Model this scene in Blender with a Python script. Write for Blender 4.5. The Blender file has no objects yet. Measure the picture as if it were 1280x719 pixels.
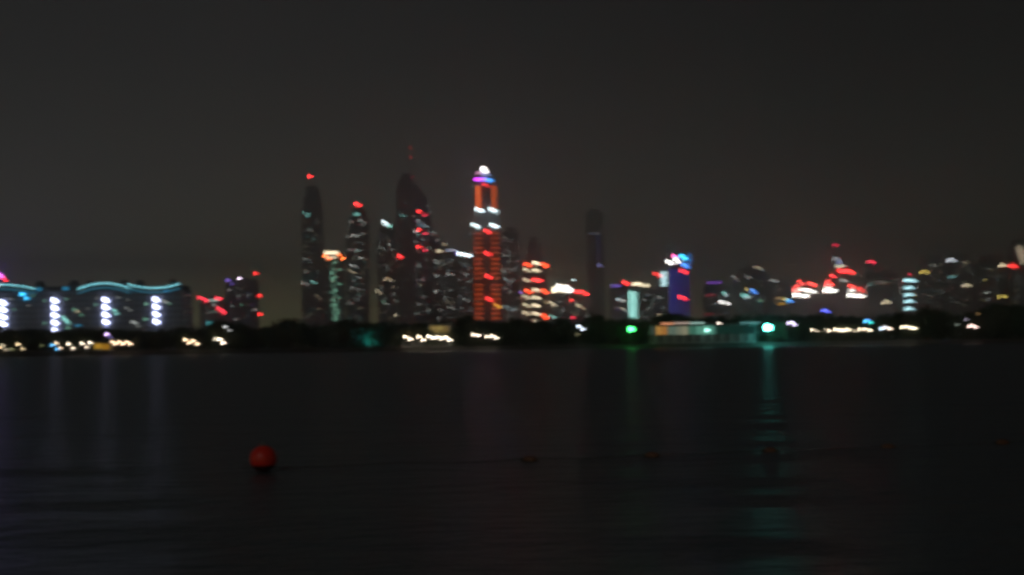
import bpy, bmesh, math, random
from mathutils import Vector, Matrix
random.seed(11)
S = bpy.context.scene
R = math.radians
# ------------------------------------------------------------------ camera
F = 1850.0                       # focal length in pixels of a 1280 px wide picture
CAM_H = 2.8
PITCH, ROLL = 2.12, 0.77
cd = bpy.data.cameras.new('camera')
cam = bpy.data.objects.new('camera', cd)
S.collection.objects.link(cam)
S.camera = cam
cd.sensor_width = 36.0
cd.lens = 36.0 * F / 1280.0
cd.clip_start = 0.05
cd.clip_end = 30000
cd.dof.use_dof = True            # the photograph is plainly out of focus
cd.dof.focus_distance = 1.0
cd.dof.aperture_fstop = 18
cd.dof.aperture_blades = 3
cd.dof.aperture_ratio = 0.52
cd.dof.aperture_rotation = R(-66)
rot = Matrix.Rotation(R(90 + PITCH), 3, 'X') @ Matrix.Rotation(R(-ROLL), 3, 'Z')
cam.matrix_world = Matrix.Translation((0, 0, CAM_H)) @ rot.to_4x4()
S.render.resolution_x, S.render.resolution_y = 1024, 575
# ------------------------------------------------------------------ render
S.view_settings.view_transform = 'Standard'
S.view_settings.look = 'None'
S.view_settings.exposure = 0.0
S.view_settings.gamma = 1.0
S.cycles.use_denoising = True
S.cycles.use_adaptive_sampling = False
S.cycles.sample_clamp_indirect = 0.6
S.cycles.max_bounces = 4
S.cycles.volume_bounces = 0
S.cycles.filter_width = 2.6
# ------------------------------------------------------------------ night sky over a bright city
w = bpy.data.worlds.new('World'); S.world = w; w.use_nodes = True
nt = w.node_tree; nt.nodes.clear()
def N(t, **k):
    n = nt.nodes.new(t)
    for a, b in k.items(): setattr(n, a, b)
    return n
FILL_EL, FILL_AZ = 32.0, 205.0
sky = N('ShaderNodeTexSky', sky_type='NISHITA', sun_disc=False)
sky.sun_elevation = R(FILL_EL); sky.sun_rotation = R(FILL_AZ)
tc = N('ShaderNodeTexCoord')
sep = N('ShaderNodeSeparateXYZ')
nt.links.new(tc.outputs['Generated'], sep.inputs[0])
ramp = N('ShaderNodeValToRGB')
nt.links.new(sep.outputs['Z'], ramp.inputs[0])
cr = ramp.color_ramp
GLOW = [(0.0, (.012, .012, .010)), (0.003, (.78, .76, .30)), (0.03, (.52, .505, .27)), (0.055, (.22, .215, .150)), (0.075, (.130, .127, .098)), (0.095, (.082, .080, .066)),
        (0.12, (.0500, .0492, .0435)), (0.15, (.0320, .0317, .0295)), (0.19, (.0205, .0205, .0205)), (0.24, (.0145, .0146, .0152)), (0.5, (.009, .009, .010)), (1.0, (.006, .006, .007))]
while len(cr.elements) < len(GLOW): cr.elements.new(0.5)
for e, (p, c) in zip(cr.elements, GLOW): e.position = p; e.color = (*c, 1)
az = N('ShaderNodeMath', operation='MULTIPLY_ADD'); az.inputs[1].default_value = -1.6; az.inputs[2].default_value = 0.86
nt.links.new(sep.outputs['X'], az.inputs[0])
azc = N('ShaderNodeClamp'); azc.inputs['Min'].default_value = 0.5; azc.inputs['Max'].default_value = 1.15
nt.links.new(az.outputs[0], azc.inputs[0])
gl = N('ShaderNodeVectorMath', operation='SCALE')
nt.links.new(ramp.outputs[0], gl.inputs[0]); nt.links.new(azc.outputs[0], gl.inputs['Scale'])
b1 = N('ShaderNodeBackground'); b1.inputs[1].default_value = 1.0
nt.links.new(gl.outputs[0], b1.inputs[0])
b2 = N('ShaderNodeBackground'); b2.inputs[1].default_value = 0.0002
nt.links.new(sky.outputs[0], b2.inputs[0])
ad = N('ShaderNodeAddShader'); nt.links.new(b1.outputs[0], ad.inputs[0]); nt.links.new(b2.outputs[0], ad.inputs[1])
wo = N('ShaderNodeOutputWorld'); nt.links.new(ad.outputs[0], wo.inputs[0])
# weak sun lamp added behind the camera to brighten the red buoy
sl = bpy.data.lights.new('fill_sun', 'SUN'); sl.energy = 0.13; sl.angle = R(0.5); sl.color = (1.0, .95, .86)
so = bpy.data.objects.new('fill_sun', sl); S.collection.objects.link(so)
el, azr = R(FILL_EL), R(FILL_AZ)
sdir = Vector((math.sin(azr) * math.cos(el), math.cos(azr) * math.cos(el), math.sin(el)))
so.rotation_euler = sdir.to_track_quat('Z', 'Y').to_euler()
# ------------------------------------------------------------------ air
HAZE = 3.7e-4
BIGX, BIGY = 5200.0, 9000.0

# ================================================================== helpers
def P(px, py, D):
    """point at distance D that stands at picture position (px, py)"""
    d = rot @ Vector((px - 640.0, -(py - 359.5), -F))
    d *= D / d.y
    return Vector((d.x, D, d.z + CAM_H))
def mpp(D): return D / F

def new_mat(name, col, rough=.8, metal=0.0, ior=None):
    m = bpy.data.materials.new(name); m.use_nodes = True
    b = m.node_tree.nodes['Principled BSDF']
    b.inputs['Base Color'].default_value = (*col, 1); b.inputs['Roughness'].default_value = rough
    b.inputs['Metallic'].default_value = metal
    if ior: b.inputs['IOR'].default_value = ior
    return m
def noisy(m, scale, c0, c1, detail=4, stretch=(1, 1, 1)):
    t = m.node_tree; b = t.nodes['Principled BSDF']
    g = t.nodes.new('ShaderNodeTexCoord'); mp = t.nodes.new('ShaderNodeMapping'); mp.inputs['Scale'].default_value = stretch
    n = t.nodes.new('ShaderNodeTexNoise'); n.inputs['Scale'].default_value = scale; n.inputs['Detail'].default_value = detail
    r = t.nodes.new('ShaderNodeValToRGB'); r.color_ramp.elements[0].position = .35; r.color_ramp.elements[1].position = .65
    r.color_ramp.elements[0].color = (*c0, 1); r.color_ramp.elements[1].color = (*c1, 1)
    t.links.new(g.outputs['Object'], mp.inputs[0]); t.links.new(mp.outputs[0], n.inputs['Vector'])
    t.links.new(n.outputs['Fac'], r.inputs[0]); t.links.new(r.outputs[0], b.inputs['Base Color'])
    return m
def facade_mat(name, wall, glass, bw=3.2, bh=3.8):
    """rows of unlit windows in a wall, a procedural grid in object space"""
    m = new_mat(name, wall, .6)
    t = m.node_tree; b = t.nodes['Principled BSDF']
    g = t.nodes.new('ShaderNodeTexCoord'); sp = t.nodes.new('ShaderNodeSeparateXYZ'); cb = t.nodes.new('ShaderNodeCombineXYZ')
    ad_ = t.nodes.new('ShaderNodeMath'); ad_.operation = 'ADD'
    t.links.new(g.outputs['Object'], sp.inputs[0]); t.links.new(sp.outputs['X'], ad_.inputs[0]); t.links.new(sp.outputs['Y'], ad_.inputs[1])
    t.links.new(ad_.outputs[0], cb.inputs['X']); t.links.new(sp.outputs['Z'], cb.inputs['Y'])
    k = t.nodes.new('ShaderNodeTexBrick'); k.offset = 0; k.inputs['Scale'].default_value = 1
    k.inputs['Brick Width'].default_value = bw; k.inputs['Row Height'].default_value = bh
    k.inputs['Mortar Size'].default_value = .55; k.inputs['Mortar'].default_value = (*wall, 1)
    k.inputs['Color1'].default_value = (*glass, 1); k.inputs['Color2'].default_value = tuple(c * 1.8 for c in glass) + (1,)
    t.links.new(cb.outputs[0], k.inputs['Vector']); t.links.new(k.outputs['Color'], b.inputs['Base Color'])
    rg = t.nodes.new('ShaderNodeMapRange'); rg.inputs['To Min'].default_value = .18; rg.inputs['To Max'].default_value = .8
    t.links.new(k.outputs['Fac'], rg.inputs[0]); t.links.new(rg.outputs[0], b.inputs['Roughness'])
    return m

M = {}
M['concrete'] = noisy(new_mat('concrete', (.25, .24, .22)), .4, (.2, .19, .18), (.3, .29, .27))
M['steel'] = new_mat('painted_steel', (.18, .18, .18), .45, .6)
M['roofing'] = noisy(new_mat('roofing', (.1, .1, .1)), .3, (.07, .07, .07), (.13, .125, .12))
M['fac_sand'] = facade_mat('sand_facade', (.36, .33, .27), (.07, .075, .08))
M['fac_grey'] = facade_mat('grey_facade', (.30, .30, .30), (.07, .075, .08), 2.8, 3.6)
M['fac_dark'] = facade_mat('dark_facade', (.33, .335, .33), (.09, .095, .10), 3.6, 4.0)
M['fac_white'] = facade_mat('white_facade', (.42, .41, .39), (.04, .045, .05), 4.2, 3.4)
M['fac_blue'] = facade_mat('slate_facade', (.22, .25, .31), (.07, .085, .11), 3.4, 3.5)
M['frame'] = new_mat('window_frame', (.12, .12, .12), .5, .4)
M['bark'] = noisy(new_mat('bark', (.09, .065, .045)), 3, (.06, .045, .03), (.12, .09, .06))
def leaf_mat(name, a, b):
    m = noisy(new_mat(name, a, .65), .6, a, b)
    return m
M['leaf1'] = leaf_mat('foliage_dark', (.025, .04, .015), (.05, .08, .03))
M['leaf2'] = leaf_mat('foliage_olive', (.04, .05, .02), (.07, .085, .035))

# one material for everything that is lit: each object's own colour holds its light colour, alpha its strength
lit = bpy.data.materials.new('lit_glass'); lit.use_nodes = True
t = lit.node_tree; t.nodes.clear()
oi = t.nodes.new('ShaderNodeObjectInfo'); em = t.nodes.new('ShaderNodeEmission'); ou = t.nodes.new('ShaderNodeOutputMaterial')
t.links.new(oi.outputs['Color'], em.inputs['Color']); t.links.new(oi.outputs['Alpha'], em.inputs['Strength']); t.links.new(em.outputs[0], ou.inputs[0])
lit.cycles.emission_sampling = 'NONE'
def lamp_mat(name, col, strength):
    m = bpy.data.materials.new(name); m.use_nodes = True
    t = m.node_tree; t.nodes.clear()
    e = t.nodes.new('ShaderNodeEmission'); e.inputs[0].default_value = (*col, 1); e.inputs[1].default_value = strength
    o = t.nodes.new('ShaderNodeOutputMaterial'); t.links.new(e.outputs[0], o.inputs[0])
    return m

class MB:
    def __init__(s): s.v = []; s.f = []; s.mi = []; s.smooth = False
    def add(s, vs, fs, mi=0):
        o = len(s.v); s.v += [tuple(x) for x in vs]; s.f += [tuple(i + o for i in f) for f in fs]; s.mi += [mi] * len(fs)
    def box(s, x0, x1, y0, y1, z0, z1, mi=0):
        s.add([(x0,y0,z0),(x1,y0,z0),(x1,y1,z0),(x0,y1,z0),(x0,y0,z1),(x1,y0,z1),(x1,y1,z1),(x0,y1,z1)],
              [(0,3,2,1),(4,5,6,7),(0,1,5,4),(1,2,6,5),(2,3,7,6),(3,0,4,7)], mi)
    def frustum(s, x0, x1, y0, y1, z0, X0, X1, Y0, Y1, z1, mi=0):
        s.add([(x0,y0,z0),(x1,y0,z0),(x1,y1,z0),(x0,y1,z0),(X0,Y0,z1),(X1,Y0,z1),(X1,Y1,z1),(X0,Y1,z1)],
              [(0,3,2,1),(4,5,6,7),(0,1,5,4),(1,2,6,5),(2,3,7,6),(3,0,4,7)], mi)
    def prism(s, pts, y0, y1, mi=0):            # outline in x,z
        n = len(pts)
        s.add([(x, y0, z) for x, z in pts] + [(x, y1, z) for x, z in pts],
              [tuple(range(n)), tuple(range(2*n-1, n-1, -1))] + [(i, n+i, n+(i+1) % n, (i+1) % n) for i in range(n)], mi)
    def lathe(s, prof, cx=0, cy=0, n=12, mi=0, a0=0, a1=2*math.pi):
        full = abs(a1-a0-2*math.pi) < 1e-6
        k = n if full else n + 1
        vs = []
        for r, z in prof:
            for i in range(k):
                a = a0 + (a1-a0)*i/n
                vs.append((cx + r*math.cos(a), cy + r*math.sin(a), z))
        fs = []
        for j in range(len(prof)-1):
            for i in range(n):
                i2 = (i+1) % k
                fs.append((j*k+i, j*k+i2, (j+1)*k+i2, (j+1)*k+i))
        s.add(vs, fs, mi)
        s.add([vs[i] for i in range(k)], [tuple(range(k-1, -1, -1))], mi)
        s.add([vs[(len(prof)-1)*k+i] for i in range(k)], [tuple(range(k))], mi)
    def tube(s, pts, r0, r1, n=6, mi=0):
        vs = []; m_ = len(pts)
        for j, p in enumerate(pts):
            p = Vector(p); q = Vector(pts[min(j+1, m_-1)]); o = Vector(pts[max(j-1, 0)])
            d = (q-o).normalized(); u = d.orthogonal().normalized(); v = d.cross(u)
            r = r0 + (r1-r0)*j/(m_-1)
            for i in range(n):
                a = 2*math.pi*i/n; vs.append(p + u*r*math.cos(a) + v*r*math.sin(a))
        fs = [(j*n+i, j*n+(i+1) % n, (j+1)*n+(i+1) % n, (j+1)*n+i) for j in range(m_-1) for i in range(n)]
        fs += [tuple(range(n-1, -1, -1)), tuple((m_-1)*n+i for i in range(n))]
        s.add(vs, fs, mi)
    def mesh(s, name, mats):
        me = bpy.data.meshes.new(name); me.from_pydata(s.v, [], s.f)
        for m in (mats if isinstance(mats, (list, tuple)) else [mats]): me.materials.append(m)
        me.polygons.foreach_set('material_index', s.mi)
        if s.smooth: me.polygons.foreach_set('use_smooth', [True]*len(s.f))
        me.update(); return me
    def build(s, name, mats, parent=None, loc=(0, 0, 0)):
        return link(name, s.mesh(name, mats), parent, loc)
def link(name, me, parent=None, loc=(0, 0, 0)):
    o = bpy.data.objects.new(name, me); S.collection.objects.link(o); o.location = loc
    if parent: o.parent = parent
    return o
def tag(o, label=None, cat=None, group=None, kind=None):
    if label: o['label'] = label
    if cat: o['category'] = cat
    if group: o['group'] = group
    if kind: o['kind'] = kind
    return o
def root(name, loc, label, cat, group=None):
    return tag(link(name, None, None, loc), label, cat, group)

KW, KH = 5.4, 3.4                 # size of the out-of-focus spot in 1280 px pixels
def boost(peak, wpx, hpx, D):
    return peak * (wpx + KW) * (hpx + KH) / (wpx * hpx) / math.exp(-HAZE * D)
cache = {}
def pane_mesh(kind, wm, hm):
    key = (kind, round(wm, 2), round(hm, 2))
    if key in cache: return cache[key]
    b = MB()
    if kind == 'window':          # frame with a lit pane standing in it
        t_ = min(.18, .12*hm)
        b.box(-wm/2-t_, wm/2+t_, -.05, .3, hm/2, hm/2+t_, 1); b.box(-wm/2-t_, wm/2+t_, -.05, .3, -hm/2-t_, -hm/2, 1)
        b.box(-wm/2-t_, -wm/2, -.05, .3, -hm/2, hm/2, 1); b.box(wm/2, wm/2+t_, -.05, .3, -hm/2, hm/2, 1)
        b.box(-wm/2, wm/2, .05, .25, -hm/2, hm/2, 0)
    elif kind == 'beacon':        # lamp glass on a small bracket
        b.lathe([(.3*wm, -hm/2), (.5*wm, -hm/4), (.5*wm, hm/4), (.25*wm, hm/2)], n=8)
        b.box(-.12*wm, .12*wm, -.1, .9, -hm/2-.4, -hm/2-.002, 1)
    else:
        b.box(-wm/2, wm/2, 0, .5, -hm/2, hm/2, 0); b.box(-wm/2, wm/2, .1, .5, -hm/2-.3, -hm/2-.002, 1)
    me = b.mesh(kind, [lit, M['frame']]); cache[key] = me
    return me
C = dict(white=(1, .97, .92), cold=(.75, .95, 1), teal=(.35, .95, .85), green=(.35, .9, .6), cream=(1, .84, .55), warm=(1, .62, .3),
         yellow=(1, .75, .15), red=(1, .035, .035), orange=(1, .17, .03), pink=(1, .1, .35), violet=(.35, .2, 1), blue=(.08, .3, 1),
         sky=(.05, .55, 1), dim=(.8, .85, .8), amber=(1, .5, .05), deepred=(.8, .02, .06), led=(.72, .75, 1))

class Tower:
    """levels: list of (py, x0, x1) from the base up; the building fills the outline between them"""
    def __init__(s, name, label, D, levels, mat='fac_grey', depth=None, cat='tower', group=None, roof=True, floor=3.8, slope=False):
        s.D = D; k = mpp(D)
        py0 = levels[0][0]
        L = [(P((a+b)/2, py, D).z, P(a, py, D).x, P(b, py, D).x) for py, a, b in levels]
        L[0] = (1.5,) + L[0][1:]
        s.cx = (L[0][1]+L[0][2])/2; s.w = L[0][2]-L[0][1]
        s.dep = depth or max(18, min(45, s.w))
        s.root = root(name, (s.cx, D, 1.5), label, cat, group)
        b = MB()
        for (z0, a, c), (z1, a1, c1) in zip(L[:-1], L[1:]):
            a, c, a1, c1, q0, q1 = a-s.cx, c-s.cx, a1-s.cx, c1-s.cx, z0-1.5, z1-1.5
            if slope: b.frustum(a, c, 0, s.dep, q0, a1, c1, 0, s.dep, q1)
            else: b.box(a1, c1, 0, s.dep, q0, q1)
            n = max(1, int((q1-q0)/floor))
            for i in range(n):      # floor slabs stand a little proud of the wall
                z = q0 + (i+.96)*(q1-q0)/n
                f = (z-q0)/(q1-q0) if slope else 1
                A, B = a+(a1-a)*f, c+(c1-c)*f
                b.box(A-.35, B+.35, -.35, s.dep+.35, z, z+.45, 1)
        s.top = L[-1][0]-1.5
        s.body = b.build('tower_body' if cat == 'tower' else 'building_body', [M[mat], M['concrete']], s.root)
        if roof:
            a, c = L[-1][1]-s.cx, L[-1][2]-s.cx
            r = MB(); r.box(a+.4, c-.4, .4, s.dep-.4, s.top+.002, s.top+1.2)
            r.box(a+(c-a)*.3, a+(c-a)*.7, s.dep*.3, s.dep*.7, s.top+1.2, s.top+4)
            r.build('roof', M['roofing'], s.root)
    def loc(s, px, py, off=-.45):
        p = P(px, py, s.D); return Vector((p.x-s.cx, off, p.z-1.5))
    def lamp(s, kind, px, py, w, h, col, peak, name=None, off=None):
        k = mpp(s.D)
        wm, hm = max(.2, round(w*k, 1)), max(.2, round(h*k, 1))
        o = link(name or kind, pane_mesh(kind, wm, hm), s.root, s.loc(px, py, (-.45 if kind == 'window' else -.95) if off is None else off))
        st = boost(peak, w, h, s.D)
        o.color = (*(C[col] if isinstance(col, str) else col), st)
        return o
    def win(s, px, py, col='dim', peak=.06, w=2.2, h=1.0): return s.lamp('window', px, py, w, h, col, peak*(.55 if peak < .1 else .75))
    def wins(s, lst, **k):
        for a in lst: s.win(*a, **k)
    def beacon(s, px, py, peak=.9, col='red', w=2.2, h=1.6, off=None): return s.lamp('beacon', px, py, w, h, col, peak, 'beacon', off)
    def bar(s, px, py, w, h, col, peak, name='light_bar', off=None): return s.lamp('bar', px, py, w, h, col, peak, name, off)
    def scatter(s, n, x0, x1, y0, y1, cols=('dim',), lo=.012, hi=.04, sy=2.1, sx=3.2):
        used = set(); nx = max(1, int((x1-x0)/sx)); ny = max(1, int((y1-y0)/sy)); k = 0
        while k < n and len(used) < nx*ny:
            i, j = random.randrange(nx+1), random.randrange(ny)
            if (i, j) in used: 
                k += .2; continue
            used.add((i, j)); k += 1
            s.win(x0+2+(x1-x0-4)*i/max(1, nx), y0+sy*j, random.choice(cols), random.uniform(lo, hi)*random.choice((.3, .4, .5, .9)), w=random.choice((1.4, 2.0, 2.6)))
    def spire(s, px, ytop, ybase, r=.8, name='spire'):
        p0 = s.loc(px, ybase); p1 = s.loc(px, ytop)
        b = MB(); b.lathe([(r*1.6, p0.z-2), (r, p0.z+(p1.z-p0.z)*.4), (r*.35, p1.z)], p0.x, s.dep/2, 8)
        return b.build(name, M['steel'], s.root)

# ================================================================== ground and water
SHORE = 550.0
M['land'] = noisy(new_mat('sandy_ground', (.05, .045, .04), .95), .05, (.035, .03, .025), (.07, .06, .05))
b = MB()
def shore_y(x): return SHORE + 5*math.sin(x*.021+1) + 2.5*math.sin(x*.083) + 1.2*math.sin(x*.31)
xs = [-BIGX+20, -2500, -1200] + [-600+i*6 for i in range(201)] + [1200, 2500, BIGX-20]
prof = [(-6, -1.2), (0, .0), (2.2, .55), (5, 1.0), (9, 1.5), (30, 1.5), (400, 1.5), (BIGY-SHORE-60, 1.5)]
vs = []
for x in xs:
    for dy, z in prof:
        jit = .25*math.sin(x*1.7+dy)*math.sin(x*.63+2*dy) if 0 < dy < 10 else 0
        vs.append((x, (shore_y(x) if dy < 100 else SHORE)+dy, z+jit))
m_ = len(prof)
b.add(vs, [(i*m_+j, (i+1)*m_+j, (i+1)*m_+j+1, i*m_+j+1) for i in range(len(xs)-1) for j in range(m_-1)])
tag(b.build('ground', M['land']), kind='structure')

M['water'] = new_mat('sea_water', (.075, .09, .10), .33, 0, 1.33)
t = M['water'].node_tree; pb = t.nodes['Principled BSDF']
g = t.nodes.new('ShaderNodeNewGeometry')
def wav(scale, stretch, det):
    mp = t.nodes.new('ShaderNodeMapping'); mp.inputs['Scale'].default_value = stretch; mp.inputs['Rotation'].default_value = (0, 0, R(random.uniform(-12, 12)))
    n = t.nodes.new('ShaderNodeTexNoise'); n.inputs['Scale'].default_value = scale; n.inputs['Detail'].default_value = det; n.inputs['Roughness'].default_value = .55
    t.links.new(g.outputs['Position'], mp.inputs[0]); t.links.new(mp.outputs[0], n.inputs['Vector']); return n
n1, n2 = wav(1.5, (.5, 1, 1), 5), wav(5.5, (.6, 1, 1), 3)
bu1 = t.nodes.new('ShaderNodeBump'); bu1.inputs['Strength'].default_value = 1; bu1.inputs['Distance'].default_value = .25
bu2 = t.nodes.new('ShaderNodeBump'); bu2.inputs['Strength'].default_value = 1; bu2.inputs['Distance'].default_value = .07
t.links.new(n1.outputs['Fac'], bu1.inputs['Height']); t.links.new(n2.outputs['Fac'], bu2.inputs['Height'])
t.links.new(bu1.outputs[0], bu2.inputs['Normal']); t.links.new(bu2.outputs[0], pb.inputs['Normal'])
waves = [(random.uniform(-.5, .5), random.uniform(.5, 1.6)*random.choice((1, 1, 1.8)), random.uniform(0, 6.28)) for _ in range(14)]
def wz(x, y):
    return sum(.0085/(abs(ky)+.2)*math.sin(kx*x+ky*y+ph) for kx, ky, ph in waves)
rows = []; y = -30.0
while y < 40: rows.append(y); y += .5 if y > 15 else 1.5
while y < SHORE+4: rows.append(y); y *= 1.011
NC = 220
vs = []
for y in rows:
    hw = 12+.55*max(0, y)
    fade = max(0.0, 1-max(0, y)/450)
    for i in range(-NC//2-4, NC//2+5):
        if abs(i) <= NC//2: x = hw*i/(NC/2)
        else: x = math.copysign([0, 1.3*hw, 2.5*hw+50, 2500, BIGX-30][abs(i)-NC//2], i)
        vs.append((x, y, wz(x, y)*fade if abs(i) <= NC//2-1 else 0))
m_ = NC+9
b = MB(); b.smooth = True
b.add(vs, [(j*m_+i, j*m_+i+1, (j+1)*m_+i+1, (j+1)*m_+i) for j in range(len(rows)-1) for i in range(m_-1)])
tag(b.build('sea_water', M['water']), kind='structure')

# ================================================================== haze
b = MB(); b.box(-BIGX, BIGX, -60, BIGY, -2.3, 500)
hz = tag(b.build('haze', None if False else bpy.data.materials.new('haze')), kind='stuff')
hm = hz.data.materials[0]; hm.use_nodes = True
t = hm.node_tree; t.nodes.clear()
v = t.nodes.new('ShaderNodeVolumePrincipled'); v.inputs['Color'].default_value = (.90, .925, .93, 1)
v.inputs['Density'].default_value = HAZE; v.inputs['Anisotropy'].default_value = .72
o_ = t.nodes.new('ShaderNodeOutputMaterial'); t.links.new(v.outputs[0], o_.inputs['Volume'])

# ================================================================== the red mooring buoy
bp = P(329.3, 573.5, 33.0); br = 16.6*mpp(33.0)
buoy = root('mooring_buoy', (bp.x, 33.0, 0), 'large round red mooring buoy floating on the dark water at left', 'buoy')
M['buoy'] = noisy(new_mat('red_plastic', (.75, .03, .015), .42), 6, (.7, .025, .012), (.8, .04, .02))
M['wet'] = noisy(new_mat('wet_fouling', (.05, .008, .008), .3), 14, (.03, .01, .008), (.09, .012, .01))
cz = bp.z
b = MB(); b.smooth = True
pr = [(br*math.sin(R(a)), cz-br*math.cos(R(a))) for a in range(62, 180, 6)]
b.lathe(pr, n=40); b.build('float_ball', M['buoy'], buoy)
b = MB(); b.smooth = True
pr = [(1.004*br*math.sin(R(a)), cz-1.004*br*math.cos(R(a))) for a in range(2, 63, 6)]
b.lathe(pr, n=40); b.build('fouled_waterline', M['wet'], buoy)
b = MB(); b.lathe([(.05, cz+br-.01), (.05, cz+br+.02), (.03, cz+br+.025)], n=14)
b.tube([(.05*math.cos(a), 0, cz+br+.05+.045*math.sin(a)) for a in [i*math.pi/6-.6 for i in range(10)]], .009, .009)
b.build('mooring_eye', M['steel'], buoy)

# ================================================================== line of small floats
M['float'] = noisy(new_mat('orange_foam', (.12, .05, .025), .6), 9, (.1, .04, .02), (.15, .065, .03))
M['rope'] = new_mat('wet_rope', (.04, .035, .03), .8)
fl = [(662, 572.5), (815, 567.5), (963, 561.5), (1110, 557), (1253, 551.5)]
fpos = []
for px, py in fl:
    D = 40.0
    for _ in range(20):
        D *= (CAM_H)/(CAM_H-P(px, py, D).z+.08)
    fpos.append(P(px, py, D))
proto = None
flab = ['small dull orange float left of the green lamp reflection, first of the float line', 'small dull orange float just right of the green lamp reflection',
        'small dull orange float in the teal lamp reflection', 'small dull orange float second from the right end of the float line',
        'small dull orange float at the right end of the float line']
for i, p in enumerate(fpos):
    r = root('marker_float', (p.x, p.y, .0), flab[i], 'float', 'small floats strung on a line across the water')
    r.rotation_euler.z = R(-20+7*i); r.scale = (.75, .75, .75)
    if not proto:
        b = MB(); b.smooth = True
        pr = [(.0, -.21), (.07, -.2), (.115, -.13), (.125, 0), (.115, .13), (.07, .2), (0, .21)]
        b.lathe(pr, n=16); b.v = [(z, y_, x+.05) for x, y_, z in b.v]
        m1 = b.mesh('float_body', M['float'])
        b = MB(); b.tube([(-.27, 0, .03), (-.2, 0, .05)], .03, .045, 8); m2 = b.mesh('rope_collar', M['rope'])
        b = MB(); b.tube([(.2, 0, .05), (.27, 0, .03)], .045, .03, 8); m3 = b.mesh('rope_collar', M['rope']); proto = True
    link('float_body', m1, r); link('rope_collar', m2, r); link('rope_collar', m3, r)
pts = []
allp = [fpos[0]+(fpos[0]-fpos[1])*2.2] + [fpos[0]+(fpos[0]-fpos[1])] + fpos + [fpos[4]+(fpos[4]-fpos[3])]
for a, c in zip(allp[:-1], allp[1:]):
    for k in range(10):
        f = k/10; q = a.lerp(c, f)
        pts.append((q.x, q.y, .05-.1*math.sin(math.pi*f)*.5+wz(q.x, q.y)*.8+.02))
b = MB(); b.tube(pts, .007, .007, 6)
tag(b.build('float_line', M['rope']), 'dark wet rope on the water joining the small orange floats', 'rope')

# ================================================================== MARINA TOWERS
DM = 3500
T = Tower('skyscraper', 'slim dark tower with a single red beacon on a tall mast, leftmost skyscraper', 3450,
          [(402, 378, 403), (262, 377, 401), (246, 379, 399), (234, 382, 396)], 'fac_dark')
T.spire(388, 221, 234, 1.6, 'mast'); T.beacon(387.5, 220.5, 1.3, w=3, h=2)
T.wins([(380, 266, 'teal', .10), (386, 268, 'teal', .14), (384, 270, 'teal', .1), (381, 324, 'dim', .07), (386, 325, 'dim', .05), (388, 288), (379, 354, 'dim', .1), (384, 356, 'dim', .08),
        (390, 352, 'teal', .14), (394, 354, 'teal', .1), (397, 370, 'cream', .06), (401, 374, 'cream', .05), (399, 386, 'cream', .05), (383, 340)])
T.scatter(34, 380, 400, 275, 400, ('dim', 'cream', 'teal'))
T = Tower('high_rise', 'shorter tower with a bright cream crown, two orange beacons and green lit windows', 3300,
          [(402, 402, 430), (326, 403, 429), (318, 404, 428), (312, 407, 424)], 'fac_grey')
T.bar(414, 316, 17, 4, 'cream', .62, 'crown_light'); T.bar(414, 322, 14, 2, 'cream', .25, 'crown_light')
T.beacon(406, 320, 1.1, 'orange', 3, 2, -1.6); T.beacon(411, 323.5, .8, 'orange', 2.4, 2, -1.6); T.beacon(424, 319, .8, 'orange', 2.4, 2, -1.6); T.beacon(429, 323, 1.0, 'orange', 3, 2, -1.6)
for j in range(25):
    yy = 327+3.0*j
    T.win(416+2*math.sin(j*2.3)+j*.12, yy, (.4, .9, .62), random.choice((.015, .04, .11, .07)) * (1.8 if yy > 385 else 1), w=5, h=1.1)
    if j % 3 == 0: T.win(422-3*math.cos(j), yy+1, 'green', .1, w=3)
T.scatter(14, 404, 428, 330, 400, ('dim', 'green', 'cream'))
T = Tower('skyscraper', 'slim tower with a narrowed domed top, red tip beacon and pale scattered windows', 3500,
          [(402, 432, 459), (296, 433, 459), (272, 436, 459), (263, 440, 456), (258, 444, 452)], 'fac_grey')
T.beacon(445, 254.5, 1.2, w=2.6, h=2); T.beacon(449, 257, 1.1, w=2.6, h=2)
T.bar(446, 268, 7, 2, 'teal', .14)
T.wins([(439, 277, 'dim', .09), (450, 275, 'dim', .12), (455, 278, 'dim', .12), (441, 294, 'dim', .15), (446, 295, 'dim', .1), (435, 296, 'dim', .08), (453, 292), (437, 312), (446, 313, 'dim', .1),
        (451, 323, 'dim', .1), (440, 332, 'dim', .16), (445, 334, 'dim', .1), (438, 339, 'cream', .1), (443, 341, 'cream', .1), (447, 347, 'dim', .08), (440, 360, 'dim', .1), (449, 362), (436, 378), (450, 385, 'cream', .05)])
T.scatter(46, 435, 458, 280, 400, ('dim', 'dim', 'teal', 'cream'), .015, .06)
T = Tower('high_rise', 'dark tower tipped by one pale teal light and dim warm windows', 3600,
          [(402, 471, 497), (300, 472, 495), (284, 474, 493), (277, 477, 491)], 'fac_sand')
T.beacon(479, 277, .8, 'cold', 2, 1.6); T.beacon(483, 280, .75, 'cold', 2, 1.6); T.beacon(487, 283, .4, 'teal', 2, 1.4)
T.wins([(484, 348, 'warm', .16), (489, 351, 'cream', .14), (481, 350, 'cream', .1), (472, 364, 'cream', .14), (476, 367, 'cream', .1), (479, 377, 'green', .1), (483, 380, 'dim', .1),
        (495, 394, 'cream', .2), (499, 398, 'warm', .14), (475, 310, 'dim', .07), (486, 306, 'dim', .1), (480, 312, 'dim', .08), (490, 312, 'dim', .07), (484, 333), (492, 368, 'dim', .07), (497, 377, 'dim', .05)])
T.scatter(40, 474, 494, 290, 400, ('dim', 'cream', 'dim'), .015, .055)
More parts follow.
